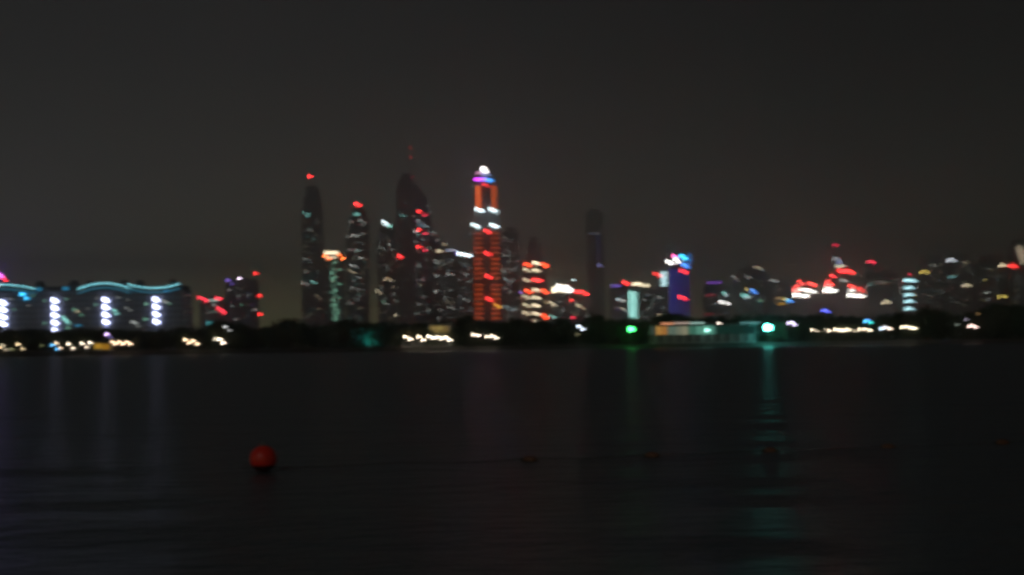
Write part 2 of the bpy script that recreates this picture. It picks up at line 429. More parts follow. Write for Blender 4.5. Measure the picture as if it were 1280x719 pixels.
T = Tower('skyscraper', 'tallest black slab tower with rounded top and a thin red-lit mast', 3400,
          [(402, 496, 516), (234, 496, 516), (224, 498, 515), (218, 502, 512)], 'fac_dark')
T.spire(513.5, 183, 220, 1.0, 'mast'); T.beacon(513, 184, .06, 'red', 2, 1, 10); T.beacon(513.3, 196, .08, 'red', 2, 1, 10); T.beacon(515.5, 221, .04, 'red', 2, 1)
T.beacon(499, 320, 1.0, w=2.4, h=2.4); T.beacon(501, 322, .6, w=2, h=1.6)
T.win(501, 269, 'teal', .08, w=3); T.win(505, 270, 'teal', .07, w=3)
T.scatter(16, 499, 513, 250, 400, ('dim',), .006, .02)
T = Tower('skyscraper', 'dark tower with a sloping shoulder and three pairs of red beacons', 3560,
          [(402, 513, 543), (300, 514, 541), (262, 516.5, 538), (246, 516.5, 533), (232, 516.5, 522)], 'fac_blue', slope=True)
for py in (264.5, 287.5, 308.5): T.beacon(523.5, py, 1.0, w=2.6, h=2.2); T.beacon(531, py+4.5, .42, 'deepred', 2.2, 1.8)
for a in [(516, 256, 'dim', .1), (535, 257, 'dim', .06), (518, 271), (523, 276, 'cold', .12), (528, 279, 'cold', .13), (526, 283, 'cold', .12), (532, 283, 'cold', .1), (519, 289, 'cold', .2), (524, 293, 'teal', .12), (537, 290, 'cold', .09),
          (529, 300, 'cold', .08), (520, 303), (517, 315), (536, 311, 'dim', .06), (533, 325), (523, 333, 'dim', .07), (528, 350, 'dim', .08), (525, 356, 'cream', .06), (530, 371), (524, 380, 'dim', .08), (536, 388), (521, 392)]: T.win(*a)
T.bar(526, 281, 8, 7, (.35, .55, .7), .05, 'light_panel')
T.scatter(36, 517, 540, 262, 400, ('dim', 'cold', 'dim'), .012, .05)
T = Tower('high_rise', 'broad stepped block with a dim yellow and violet lit roof step', 3650,
          [(402, 540, 571), (313, 540, 571), (303, 541, 558), (296, 542, 550)], 'fac_grey')
T.bar(549, 314, 7, 2.2, 'cream', .24, 'crown_light'); T.bar(555, 306, 5, 1.5, 'cream', .08, 'crown_light'); T.bar(564, 313, 12, 1.5, (.7, .75, 1), .15, 'crown_light'); T.bar(571, 317, 2, 4, 'violet', .12)
T.wins([(543, 291, 'dim', .08), (546, 300, 'dim', .07), (543, 326, 'dim', .12), (547, 329, 'dim', .1), (541, 343, 'dim', .16), (546, 345, 'dim', .13), (545, 364, 'dim', .16), (541, 363, 'dim', .1), (560, 343, 'dim', .1), (566, 344, 'dim', .08),
        (563, 362), (556, 330), (561, 384, 'dim', .07), (567, 386, 'dim', .06), (551, 388), (557, 372), (549, 398)])
T.scatter(44, 543, 569, 322, 400, ('dim', 'dim', 'cold', 'cream'), .012, .055)
T = Tower('high_rise', 'tower with a brilliant white roof sign left of the orange striped tower', 3400,
          [(402, 571, 594), (324, 571, 593), (319, 573, 591)], 'fac_dark')
for i, px in enumerate((573.5, 578, 582.5, 587)): T.bar(px, 317+.9*i, 2.6, 3, 'cold', .8, 'sign_letter', -1.4)
T.wins([(580, 331, 'dim', .07), (586, 336), (583, 343, 'dim', .1), (575, 350), (586, 352, 'dim', .09), (580, 374, 'dim', .1), (585, 376, 'dim', .07), (577, 385), (588, 388)])
T.scatter(26, 573, 591, 326, 400, ('dim', 'cold'), .012, .04)

# ---- the orange striped tower
D = 3350
T = Tower('landmark_tower', 'tallest bright tower with orange lit ribs, white bands and violet blue crown', D,
          [(402, 592, 627), (288, 592, 625), (262, 593, 624), (230, 594, 621)], 'fac_dark', depth=55, roof=False)
k = mpp(D)
for sgn, x0 in ((0, 597.3), (1, 614.3)):
    b = MB(); p = T.loc(x0, 232); q = T.loc(x0, 262)
    b.lathe([(6.5, q.z), (6.5, p.z), (5, p.z+3)], p.x+8*sgn*0+2, 0, 10, 0, math.pi, 2*math.pi)
    o = b.build('bay', M['concrete'], T.root)
for x0 in (598.5, 617.5):        # orange light on the upper bays put in as self-glowing strips
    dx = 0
    o = T.bar(x0+(-.4 if x0 < 605 else 0), 247, 5.5, 29, (1, .15, .02), .30 if x0 < 605 else .17, 'bay_glow_strip', -7.6)
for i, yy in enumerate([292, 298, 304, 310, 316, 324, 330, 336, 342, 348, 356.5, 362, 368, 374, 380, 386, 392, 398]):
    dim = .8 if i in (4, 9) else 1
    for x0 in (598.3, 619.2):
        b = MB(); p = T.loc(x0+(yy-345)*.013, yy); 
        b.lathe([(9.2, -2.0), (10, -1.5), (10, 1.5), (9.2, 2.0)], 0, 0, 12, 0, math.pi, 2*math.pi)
        if ('rib',) not in cache: cache[('rib',)] = b.mesh('glowing_balcony', [lit])
        o = link('glowing_balcony', cache[('rib',)], T.root, (p.x, -.5, p.z))
        o.color = (1, .12, .02, .85*dim*(1.12 if 305 < yy < 400 else .8)*random.uniform(.85, 1.1))  # rings glow themselves in place of orange light on the balconies
for (cx_, yy, n_) in ((599.5, 263, 3), (616, 263, 3), (594.5, 282.5, 3), (617.5, 282.5, 3)):
    for i in range(n_): T.bar(cx_-3.6+3.6*i, yy-1.2+1.4*i, 2.4, 2.6, 'cold', .62, 'light_bar', -11)
for yy, xx, pk in ((231.5, 607, .45), (289, 609, 1.0), (317, 609.5, .95), (345.5, 610.5, 1.0), (374, 611.5, 1.0)):
    T.beacon(xx-2, yy-.8, pk, w=2.6, h=2, off=-1.6); T.beacon(xx+2.5, yy+1.5, pk*.75, w=2.6, h=2, off=-1.6)
T.win(591.5, 233, 'dim', .08)
T.win(596, 267.5, 'dim', .08)
T.win(620, 381, 'amber', .5, w=3, h=1.6); T.win(624, 384, 'amber', .35, w=3, h=1.6)
# crown: stepped drum, ring of coloured light, dome and finial
pc = T.loc(605.5, 228)
b = MB(); b.lathe([(24, T.top-1), (25, pc.z-1), (22, pc.z+3), (18, pc.z+8), (17, pc.z+18), (14, pc.z+26), (8, pc.z+35), (2, pc.z+40), (.5, pc.z+46)], pc.x, 27, 20)
cro = b.build('crown', M['concrete'], T.root)
for (px, py, w_, h_, col, pk) in ((596.5, 224.5, 7, 2.6, (.75, .06, 1), .75), (603, 224.2, 6, 2.8, (.4, .12, 1), .75), (609, 224.8, 6, 2.8, (.08, .3, 1), .75), (614, 226, 5, 2.6, (.06, .35, 1), .45),
                                  (597, 216.5, 6, 1.3, (.8, .35, .6), .25), (604, 217.5, 6, 2.5, (.4, .4, .8), .25), (611, 219, 6, 2, (.25, .35, .7), .12)):
    T.bar(px, py, w_, h_, col, pk, 'ring_light', -1.5)
T.bar(604, 211, 5.0, 4.0, 'white', 1.5, 'lantern', 5); T.bar(607.5, 214.5, 4.0, 2.6, 'white', .9, 'lantern', 5)
T.spire(604, 203, 208, .6)

T = Tower('high_rise', 'dim grey tower half hidden right of the orange striped tower', 3700,
          [(402, 624, 652), (300, 625, 650), (290, 628, 648), (285, 632, 644)], 'fac_grey')
T.wins([(631, 297, 'dim', .06), (630, 319, 'dim', .09), (637, 320, 'dim', .06), (629, 338, 'dim', .1), (633, 340), (632, 349, 'cold', .12), (637, 352, 'cold', .1), (641, 350, 'dim', .07), (632, 361, 'dim', .08), (638, 365), (630, 384, 'cold', .1), (636, 386, 'cold', .09), (642, 387, 'cold', .09), (647, 386)])
T.scatter(50, 628, 650, 300, 400, ('dim', 'cold', 'dim'), .012, .055)
T = Tower('high_rise', 'tower with a dark domed top above rows of cream windows between orange beacons', 3300,
          [(402, 653, 684), (327, 653, 684), (321, 657, 678), (304, 659, 676), (298, 663, 672)], 'fac_dark')
for i, yy in enumerate((329.5, 338.5, 363, 372.5, 382.5, 392.5, 402)):
    T.win(668, yy-1, 'cream', .62 if i else .85, w=5, h=1.5); T.win(673, yy+.5, 'cream', .45 if i else .8, w=3.5, h=1.3)
for yy in (337.5, 350, 371.5, 381.5, 391.5): T.win(656, yy-1, 'cream', .38, w=3.5, h=1.2); T.win(660.5, yy+1.5, 'cream', .3, w=3, h=1.2)
for px, yy in ((657, 330), (662, 332), (658, 363), (663, 365.5), (679, 330), (683, 333), (679, 363), (683, 366), (679, 394), (683, 397)): T.beacon(px, yy, .95, (1, .07, .02), 2.8, 2, -1.2)
for px in (667, 671, 675): T.beacon(px, 349.5+(px-667)*.2, .95, w=3, h=2.4, off=-1.2)
T.win(651, 366, 'violet', .25)
T = Tower('office_block', 'squat block with a broad glaring white roof light beside red lamps', 3200,
          [(402, 686, 740), (372, 686, 738), (366, 689, 720), (358, 691, 717)], 'fac_grey', depth=30)
for px, yy, w_, h_ in ((693, 362.5, 5, 6), (698, 359.5, 5, 8), (703, 361, 5, 8), (708, 361, 5, 8), (713, 363, 4, 5)):
    T.bar(px, yy, w_, h_, 'cream' if px in (703, 693) else 'white', .95, 'roof_floodlight', -2.5)
for px, yy in ((720, 364.5), (724, 365.5), (728, 365), (733, 368)): T.beacon(px, yy, .9, w=3, h=2.6, off=-1.6)
T.beacon(714, 375.5, .6, w=2, h=2); T.beacon(716, 397, .45, 'deepred', w=2.5, h=2)
T.wins([(688, 378, 'cream', .45), (692, 381, 'cream', .35), (682, 378, 'warm', .15), (721, 381, 'cream', .22), (725, 383, 'cream', .22), (729, 386, 'cream', .12), (688, 395, 'teal', .28), (693, 397, 'teal', .22), (704, 388), (700, 377, 'dim', .07), (734, 395)])
T.scatter(34, 690, 736, 375, 400, ('dim', 'cream'), .01, .05)
T.spire(717, 349, 358, .7, 'mast'); T.beacon(717.3, 350, .30, 'cold', 1.4, 1.4, 12)
T = Tower('skyscraper', 'unlit dark tower with a flared head standing alone right of the cream windows', 3900,
          [(402, 734, 756), (292, 735, 755), (282, 732, 753), (266, 733, 754), (262, 736, 750)], 'fac_dark')
T.bar(743, 292, 14, 1, (.4, .45, .55), .035); T.win(749, 332, (.45, .42, 1), .12, w=4, h=2); T.win(752, 333, (.4, .4, 1), .07, w=3)
T.bar(748, 312, 4, 38, (.16, .14, .35), .022, 'light_panel')
T.scatter(10, 737, 753, 300, 398, ('dim',), .004, .012)
T = Tower('high_rise', 'low block with a violet roof strip and two pale windows', 3500,
          [(402, 763, 788), (360, 763, 788), (355, 766, 786)], 'fac_grey', depth=25)
T.bar(770, 357.5, 12, 2.5, 'violet', .13, 'crown_light')
for px, yy in ((780, 352.5), (784, 355)): T.beacon(px, yy, .85, w=3, h=2.2)
T.win(773, 374, 'cold', .32, w=3); T.win(778, 376, 'white', .25, w=3); T.win(777, 386, 'cream', .16, w=3); T.win(781, 388, 'dim', .1); T.win(769, 384, 'dim', .05)
T.scatter(20, 765, 786, 364, 400, ('dim', 'violet'), .01, .035)
T = Tower('high_rise', 'block with a cream roof edge and three upright teal light strips', 3300,
          [(402, 785, 822), (362, 786, 822), (356, 789, 812)], 'fac_grey', depth=28)
T.bar(796, 355, 12, 3, 'cream', .6, 'crown_light', -1.5); T.bar(806, 357, 12, 2.6, 'cream', .38, 'crown_light', -1.5)
for i, px in enumerate((787.3, 791.3, 795.3)): T.bar(px, 380+.8*i, 1.7, 33, (.42, .95, .85), (.30, .40, .24)[i], 'light_strip', -1.2)
T.win(823, 372, 'dim', .08); T.win(824, 393, 'cream', .16, w=4); T.win(812, 386); T.win(805, 375)
T.scatter(22, 799, 820, 364, 400, ('dim',), .008, .03)
T = Tower('high_rise', 'thin tower with a patch of pale teal lit floors left of the blue tower', 3450,
          [(402, 822, 838), (346, 822, 838), (338, 824, 836)], 'fac_grey')
for j in range(6): T.win(830-(j % 2)*1.5+j*.3, 341+3.1*j, (.6, .95, 1), .42, w=8, h=1.3)
for px, yy in ((814, 342), (818, 343.5), (821, 345)): T.beacon(px+4, yy, .55, w=2.4, h=2)
T.wins([(826, 372, 'dim', .08), (830, 385)])
T = Tower('landmark_tower', 'blue floodlit tower with a sloping electric blue roof and white lamps', 3250,
          [(402, 836, 863), (340, 837, 861), (328, 840, 861), (318, 846, 859)], 'fac_blue', slope=True)
for i, px in enumerate((839.5, 846, 853, 859.5)): T.bar(px, 365+i*.3, 5, 58, (.09, .10, .95), (.05, .042, .032, .022)[i], 'facade_glow_strip', -1.0)  # blue floodlighting on the wall put in as glowing strips, weaker to the right
for px, yy, c_, pk, w_ in ((835, 327, 'white', .9, 4), (839, 329.5, 'white', .8, 4), (844, 324, 'white', .9, 4), (848, 327.5, 'white', .8, 3.5), (842, 320, 'pink', .8, 4), (846, 322.5, 'violet', .6, 3),
                       (852, 320, 'sky', .8, 5), (856, 323.5, 'sky', .8, 5), (855, 331, 'blue', .6, 6), (859, 334, 'blue', .35, 5)): T.bar(px, yy, w_, 2.6, c_, pk, 'roof_light', -2)
for px, yy in ((851, 338), (855, 339), (858, 341), (849, 371), (853, 372), (857, 374)): T.beacon(px, yy, .65, w=2.8, h=2, off=-2.5)
for px, yy, t_ in ((862, 324, 0),): T.bar(px, yy, 2, 14, 'blue', .12, 'light_strip', -1)

# ================================================================== LEFT SIDE
T = Tower('high_rise', 'tower cut by the left picture edge with a bright violet and red roof light', 2400,
          [(405, -34, 3), (352, -34, 3), (346, -30, 1)], 'fac_dark', depth=40)
M['violet_lamp'] = lamp_mat('violet_floodlight', (.3, .12, 1), 600)
b = MB(); b.lathe([(1.2, -1.5), (1.6, -1), (1.6, 1), (1.0, 1.5)], n=12); p = T.loc(-6, 338)
b.build('floodlight', M['violet_lamp'], T.root, (p.x, -2.2, p.z))
T.bar(0, 344, 4, 3.4, (.9, .15, 1), 1.0, 'roof_light', -2.2); T.beacon(4, 347, .8, 'pink', 3, 2.4); T.beacon(7, 350.5, .8, w=3, h=2.4); T.bar(-1, 358, 4, 2, 'white', .9, 'roof_light', -2.2)
DL = 900.0
k = mpp(DL)
L = Tower('hotel_building', 'long dark waterfront hotel with curved teal roof lines and four white light columns', DL,
          [(412, -45, 228), (364, -45, 228)], 'fac_blue', depth=26, cat='building', roof=False, floor=3.4)
def arc(x0, x1, f, n=26): return [(x0+(x1-x0)*i/n, f(i/n)) for i in range(n+1)]
arcs = [arc(-48, 46, lambda u: 356.3+5.8*(2*u-1)**2-.6*u), arc(99, 164, lambda u: 354.6+7.2*(2*u-1)**2-.5*u), arc(161, 226, lambda u: 360-5.2*(2*u-1)**2+.6*(1-u))]
M['rooflamp'] = M['roofing']
for ai, A in enumerate(arcs):
    for (dy, th, pk, nm) in ((0, 1.0, .33, 'roof_edge_light'), (5.6, 1.3, .06, 'eave_light')):
        q = [L.loc(x, y+dy) for x, y in A]
        b = MB(); n = len(q)
        hh = th*k/2
        b.prism([(p.x, p.z-hh) for p in q]+[(p.x, p.z+hh) for p in reversed(q)], -3.2, -2.6)
        o = b.build(nm, [lit], L.root)
        st = pk*(th+KH)/th/math.exp(-HAZE*DL)
        o.color = ((.28, .88, 1) if dy == 0 else (.12, .65, .95)) + (st,)
    q = [L.loc(x, y+1.4) for x, y in A]; bt = L.loc(A[0][0], 363.9).z
    b = MB(); b.prism([(p.x, p.z) for p in q]+[(q[-1].x, bt), (q[0].x, bt)], -2.4, 25.5); b.build('curved_roof', M['roofing'], L.root)
for px, yy, w_ in ((22, 357, 7), (45, 354, 9), (88, 353, 10), (108, 354, 8), (151, 352.5, 9), (171, 352.5, 8), (213, 352, 9)):
    p = L.loc(px, yy); b = MB(); hw = w_*k/2; b.box(p.x-hw, p.x+hw, 4, 12, L.top-.5, p.z-1); b.frustum(p.x-hw, p.x+hw, 4, 12, p.z-1, p.x-hw*.6, p.x+hw*.6, 6, 10, p.z+1.5); b.build('roof_turret', M['roofing'], L.root)
p = L.loc(73, 358); b = MB(); b.box(p.x-13, p.x+13, 2, 24, L.top+.002, p.z); b.build('penthouse', M['roofing'], L.root)
M['led'] = lamp_mat('white_led', (.62, .66, 1), 1)
bx_w, bx_h = 7.0, 3.6
M['led'].node_tree.nodes['Emission'].inputs[1].default_value = boost(2.3, bx_w, bx_h, DL)
cols = [(4.5, 378.5, 5, 8.9), (69, 376, 5, 9.2), (132.5, 375.2, 4, 9.2), (195.5, 374.6, 4, 9.2)]
bm_ = MB(); bm_.box(-bx_w*k/2, bx_w*k/2, 0, .8, -bx_h*k/2, bx_h*k/2); ledm = bm_.mesh('light_bar', M['led'])
for cx_, y0, n_, st in cols:
    for j in range(n_):
        link('light_bar', ledm, L.root, L.loc(cx_+.12*j, y0+st*j, -1.8)).rotation_euler.y = R(30)
    if n_ == 4 and cx_ < 150: L.bar(cx_+1, y0+st*3+6, 4, 1.6, (.4, .45, 1), .1, 'light_panel')
for a in ((29, 368, 'sky', .7, 6, 3), (34, 373, 'sky', .5, 4, 3), (210, 362.5, (.05, .4, .9), .42, 6, 3.2), (83, 361, 'sky', .09, 7, 4), (50, 362, 'sky', .08, 6, 4), (87, 405, 'teal', .08, 3, 2)): L.bar(a[0], a[1], a[4], a[5], a[2], a[3], 'light_panel', -2)
for a in [(14, 374, 'dim', .05), (18, 387, 'green', .06), (36, 382), (56, 376, 'green', .07), (56, 404, 'green', .09), (83, 374, 'green', .07), (97, 389.5, 'cream', .13), (93, 387, 'green', .1), (102, 394, 'green', .09), (81, 399, 'teal', .38), (84, 402, 'teal', .3),
          (79, 396, 'teal', .2), (96, 407, 'sky', .09), (99, 407, 'sky', .1), (120, 381, 'green', .09), (122, 373, 'dim', .05), (143, 388, 'teal', .3), (146, 392, 'teal', .25), (148, 372, 'dim', .06), (160, 375), (158, 385, 'dim', .07), (163, 388, 'dim', .06),
          (166, 402.5, 'dim', .14), (170, 404, 'dim', .13), (173, 408, 'dim', .07), (183, 380, 'green', .13), (182, 399, 'green', .13), (203, 376, 'dim', .13), (208, 378, 'dim', .11), (212, 380, 'green', .06), (41, 370, 'green', .06), (85, 410, 'green', .1), (110, 386), (128, 409)]:
    L.win(a[0], a[1], *(a[2:] or ('dim', .035)), w=4.5, h=1.6)
T = Tower('apartment_building', 'small dim block with three crimson roof lamps, just right of the long hotel', 2400,
          [(408, 250, 282), (378, 250, 282), (373, 252, 276)], 'fac_grey', depth=24, cat='building')
for a in ((249.5, 372), (254, 373.5), (258, 376), (271, 372.5), (275, 373.5), (273, 385.5), (277, 388), (280, 391)): T.beacon(a[0], a[1], .6, (1, .04, .07), 3.2, 2.4)
T.bar(267, 375.5, 12, 2, (.6, .85, .75), .15, 'crown_light'); T.bar(262, 404, 7, 4, (.1, .6, .65), .14, 'light_panel'); T.win(268, 381, 'dim', .1, w=4); T.win(268, 389, 'green', .07, w=4); T.win(262, 390, 'dim', .05)
T.scatter(14, 254, 280, 380, 402, ('dim', 'green'), .015, .04)
T = Tower('apartment_building', 'dark block with tiny violet roof lamp and four small red beacons', 2600,
          [(408, 282, 320), (354, 282, 320), (350, 284, 318)], 'fac_dark', depth=30, cat='building')
T.bar(285, 350.5, 5, 2.6, 'violet', .16, 'roof_light'); T.bar(290, 355, 4, 2, 'violet', .06, 'roof_light'); T.beacon(299, 348.3, .75, (.95, .75, 1), 2, 2, 1)
for a in ((319.3, 342), (303.3, 369.6), (324.3, 369.6), (324.6, 392.8)): T.beacon(a[0], a[1], .75, w=2.6, h=2.4, off=2)
T.spire(319.4, 342.5, 352, .7, 'mast')
b = MB()
p0, p1, p2 = T.loc(320, 370.4), T.loc(325.5, 370.4), T.loc(320, 393.6)
b.box(p0.x, p1.x, 3, 4.5, p0.z-1.4, p0.z-.4); b.box(p0.x, p1.x, 3, 4.5, p2.z-1.4, p2.z-.4); b.build('beacon_bracket', M['steel'], T.root)
T.wins([(287, 362, 'dim', .08), (298, 370, 'dim', .05), (302, 381, 'green', .06), (318, 387, 'dim', .1), (295, 399, 'dim', .09), (310, 369, 'dim', .06), (290, 383)])
T.scatter(20, 285, 318, 358, 404, ('dim', 'violet', 'cream'), .01, .035)
T = Tower('apartment_building', 'low block with one orange red roof lamp, against the right end of the long hotel', 1500,
          [(410, 226, 236), (385, 226, 236)], 'fac_dark', depth=20, cat='building')
T.beacon(230.5, 374.5, 1.0, (1, .1, .03), 3, 2.6, 3); T.beacon(234.5, 378, .8, (1, .1, .03), 3, 2.6, 3); T.beacon(226, 376, .1, 'dim', 2.4, 1.6, 2)
T.spire(232, 376, 386, .6, 'mast')

# ================================================================== RIGHT SIDE (farther district)
DR = 4600
T = Tower('high_rise', 'dim block with a violet roof band right of the blue tower', DR, [(400, 880, 916), (358, 881, 914), (352, 884, 904)], 'fac_grey', depth=40)
T.bar(893, 353.5, 18, 2.6, (.35, .12, .8), .12, 'crown_light'); T.bar(888, 369, 12, 2, 'deepred', .055); T.bar(886, 393, 12, 2, 'deepred', .035)
T.win(905, 366.5, 'teal', .25, w=4, h=2); T.win(908, 369, 'cold', .22, w=4)
for px, yy in ((899.5, 377), (903, 378.5), (906.5, 378), (911, 380)): T.win(px, yy, 'white', .5, w=3, h=1.6)
T.scatter(22, 884, 913, 362, 396, ('dim', 'cold'), .01, .035)
T = Tower('high_rise', 'wide dim block with yellow and blue lamps over a teal window', DR-200, [(400, 918, 962), (342, 919, 960), (336, 925, 955), (331, 934, 950)], 'fac_grey', depth=40)
T.win(944, 334, 'cream', .12, w=4); T.win(949, 335, 'cream', .14, w=4); T.win(953, 337, 'dim', .08)
T.wins([(916, 346, 'dim', .09), (920, 348, 'dim', .08), (933, 345, 'dim', .08), (937, 347, 'dim', .09)], w=3)
T.win(934, 362, 'yellow', .3, w=4, h=1.8); T.win(940, 363, 'blue', .6, w=4, h=2); T.win(944, 366, 'blue', .5, w=4, h=2)
T.bar(931, 369.5, 9, 3, 'teal', .22, 'light_panel'); T.bar(934, 372, 8, 2, 'cold', .12, 'light_panel'); T.bar(950, 376, 8, 3, 'green', .05, 'light_panel')
T.scatter(44, 921, 958, 345, 396, ('dim', 'green', 'dim'), .01, .045)
T = Tower('high_rise', 'dim low block with amber and blue lamps left of the white terraces', DR, [(400, 963, 990), (356, 963, 989), (350, 965, 982)], 'fac_grey', depth=40)
T.win(965, 350, 'dim', .12, w=4); T.win(970, 351.5, 'dim', .12, w=4); T.win(981, 374, 'yellow', .25, w=4, h=1.6); T.win(984.5, 375, 'sky', .5, w=4, h=2); T.win(989, 377, 'blue', .5, w=4, h=2)
T.bar(974, 373, 8, 2, 'warm', .08, 'light_panel'); T.bar(976, 380, 9, 2.4, 'amber', .10, 'light_panel')
T.scatter(20, 965, 988, 358, 396, ('dim', 'warm'), .01, .04)
def terrace(px, label, x0, x1, top, lights):
    T = Tower('terraced_tower', label, DR+200, [(400, x0, x1), (372, x0, x1), (364, x0+2, x1-2), (top, x0+6, x1-6)], 'fac_sand', depth=40)
    for (kind, a, yy, w_, h_, pk) in lights:
        if kind == 'w': T.bar(a, yy, w_, h_, (1, .95, .85), pk, 'terrace_light', -2)
        elif kind == 'r':
            T.beacon(a, yy, pk, (1, .06, .05), w_, h_, -2.5)
        else: T.bar(a, yy, w_, h_, (1, .3, .25), pk, 'terrace_light', -2)
    T.scatter(16, x0+3, x1-3, 376, 398, ('dim', 'cream'), .01, .035)
    return T
terrace(0, 'left and widest of three terraced towers with glaring white terraces under red lamps', 988, 1024, 356,
        [('w', 996, 369, 9, 3.2, 1.2), ('w', 1006, 370, 9, 3.2, 1.2), ('w', 1002, 362, 8, 2, .7), ('w', 1010, 363, 8, 2.8, .85), ('w', 1017, 365, 6, 2.4, .6), ('p', 995, 363.5, 8, 3, .6),
         ('r', 999, 352, 3, 2.4, .7), ('r', 1003, 355, 3, 2.4, .7), ('r', 996, 358, 3, 2.4, .7), ('r', 992, 361, 3, 2, .5), ('r', 1012, 354, 3, 2.6, .9), ('r', 1015, 355.5, 3, 2.4, .9), ('r', 1019, 357, 3, 2.4, .8)])
terrace(0, 'middle terraced tower with a white terrace under a red lamp pyramid', 1026, 1048, 352,
        [('w', 1033, 363.5, 8, 3.2, 1.2), ('w', 1041, 363.5, 8, 3, 1.15), ('w', 1035, 359.5, 10, 1.6, .4), ('r', 1035, 351.5, 3, 2.4, .85), ('r', 1032, 355.5, 3, 2.6, .9), ('r', 1037, 355.5, 3, 2.6, .9), ('r', 1041, 356, 3, 2.4, .8)])
terrace(0, 'right terraced tower with a white terrace and red lamps stepping down to the right', 1056, 1084, 356,
        [('w', 1063, 369.3, 8, 3, 1.15), ('w', 1072, 369.8, 9, 3.2, 1.15), ('w', 1079, 371, 4, 2, .6), ('w', 1065, 363, 9, 2.2, .5), ('r', 1062, 357, 3, 2.6, .9), ('r', 1066, 359, 3, 2.6, .8), ('r', 1074, 361.5, 3, 2.4, .75), ('r', 1079, 364.5, 3, 2.4, .6)])
T = Tower('high_rise', 'tall tower between terraced towers, red lamp cluster below its grey lit top', DR+500, [(400, 1042, 1066), (345, 1043, 1066), (334, 1044, 1062), (322, 1045, 1056)], 'fac_sand', depth=40)
T.spire(1046, 306, 322, 1.2, 'mast'); T.beacon(1043, 306, .22, 'deepred', 3, 2, 8); T.beacon(1047, 306.5, .22, 'deepred', 3, 2, 8)
T.bar(1045, 323.5, 7, 3, (.6, .65, .7), .14, 'crown_light'); T.bar(1049, 328, 6, 5, (.4, .5, .85), .13, 'crown_light'); T.bar(1050, 333, 12, 1.6, (.9, .85, .6), .3, 'crown_light')
for px, yy in ((1049, 338.5), (1053, 340), (1057, 338.5), (1061, 339), (1065, 341)): T.beacon(px, yy, .95, w=3.6, h=3, off=-1.5)
T.beacon(1039.5, 344.5, .75, w=3, h=2.6); T.beacon(1043, 346.5, .5, w=3, h=2.2)
T.win(1053, 350, 'dim', .14, w=4, h=2); T.win(1058, 351.5, 'dim', .13, w=4, h=2); T.win(1055, 379, 'dim', .12, w=5, h=3); T.win(1059, 382, 'dim', .08, w=4, h=3); T.win(1034, 382, 'cream', .05, w=5)
T.scatter(24, 1045, 1064, 345, 397, ('dim', 'cream'), .012, .045)
T = Tower('office_block', 'low unlit roof with one deep blue lamp beneath the middle terraced tower', 3900, [(402, 1022, 1042), (391, 1022, 1042)], 'fac_dark', depth=25, cat='building')
for px, yy in ((1028, 388.5), (1031.5, 387.8), (1035, 389.8)): T.bar(px, yy, 3, 2.4, (.12, .15, 1), .4, 'roof_light')
T = Tower('high_rise', 'dim brownish tower with a crimson roof lamp right of the terraced towers', DR+100, [(400, 1082, 1124), (342, 1083, 1122), (336, 1086, 1100), (331, 1086, 1096)], 'fac_sand', depth=40)
T.beacon(1086, 327.5, .45, 'deepred', 3, 2); T.beacon(1090, 327, .45, 'deepred', 3, 2.2); T.beacon(1093, 329, .3, 'deepred', 3, 2)
T.spire(1090, 328, 334, 1.0, 'mast')
T.wins([(1101, 353.5, 'dim', .09), (1106, 354, 'cream', .08), (1085, 357, 'dim', .07), (1088, 355, 'teal', .06)], w=4)
for px, yy in ((1104, 379), (1108, 376.5), (1112, 379)): T.win(px, yy, 'cream', .38, w=2.6, h=1.5)
T.scatter(34, 1086, 1120, 346, 392, ('dim', 'cream', 'cream'), .008, .03)
T = Tower('high_rise', 'slim tower with five stacked pale teal light bands and a red tip', DR-300, [(400, 1128, 1147), (352, 1128, 1147), (348, 1130, 1145)], 'fac_dark', depth=30)
T.bar(1134, 350.5, 9, 2.6, (.5, .92, 1), .5, 'light_bar', -1.5); T.bar(1141, 351.3, 9, 2.4, (.5, .92, 1), .4, 'light_bar', -1.5)
for yy in (360.3, 369, 377.2, 386.5): T.bar(1133, yy, 6, 2, (.5, .92, 1), .4, 'light_bar', -1.5); T.bar(1137, yy-1.4, 4, 1.8, (.5, .92, 1), .3, 'light_bar', -1.5); T.bar(1141, yy+.2, 4, 1.6, (.5, .92, 1), .2, 'light_bar', -1.5)
T.beacon(1137, 343.5, .3, 'deepred', 2, 2.4); T.spire(1137, 344, 349, .8, 'mast')
T.win(1143, 369, 'amber', .12, w=3)
T = Tower('high_rise', 'brownish dim tower with one yellow window next to the teal banded tower', DR+400, [(400, 1149, 1182), (328, 1150, 1180), (320, 1155, 1176)], 'fac_sand', depth=40)
for px, yy in ((1151, 341), (1155, 339), (1159, 341)): T.win(px, yy, 'yellow', .22, w=2.6, h=1.5)
T.wins([(1165, 331, 'dim', .05), (1169, 333, 'dim', .05), (1176, 366, 'dim', .04), (1180, 364, 'dim', .04)])
T.scatter(34, 1153, 1178, 330, 386, ('dim', 'cream', 'cream'), .006, .028)
T = Tower('high_rise', 'brownish dim tower with a white window high up above a teal one', DR+300, [(400, 1183, 1218), (326, 1184, 1217), (318, 1190, 1210)], 'fac_sand', depth=40)
for px, yy in ((1185, 326), (1189, 324), (1193, 326)): T.win(px, yy, (.8, .9, 1), .32, w=2.6, h=1.5)
T.bar(1190, 346, 10, 1.5, (.3, .7, .7), .09, 'light_panel')
for px, yy in ((1204, 357.5), (1208, 355.5), (1212, 357)): T.win(px, yy, 'cream', .22, w=2.6, h=1.4)
T.win(1205, 329, 'cream', .06); T.win(1209, 328, 'cream', .06)
T.scatter(36, 1187, 1214, 330, 386, ('dim', 'cream', 'cream'), .006, .028)
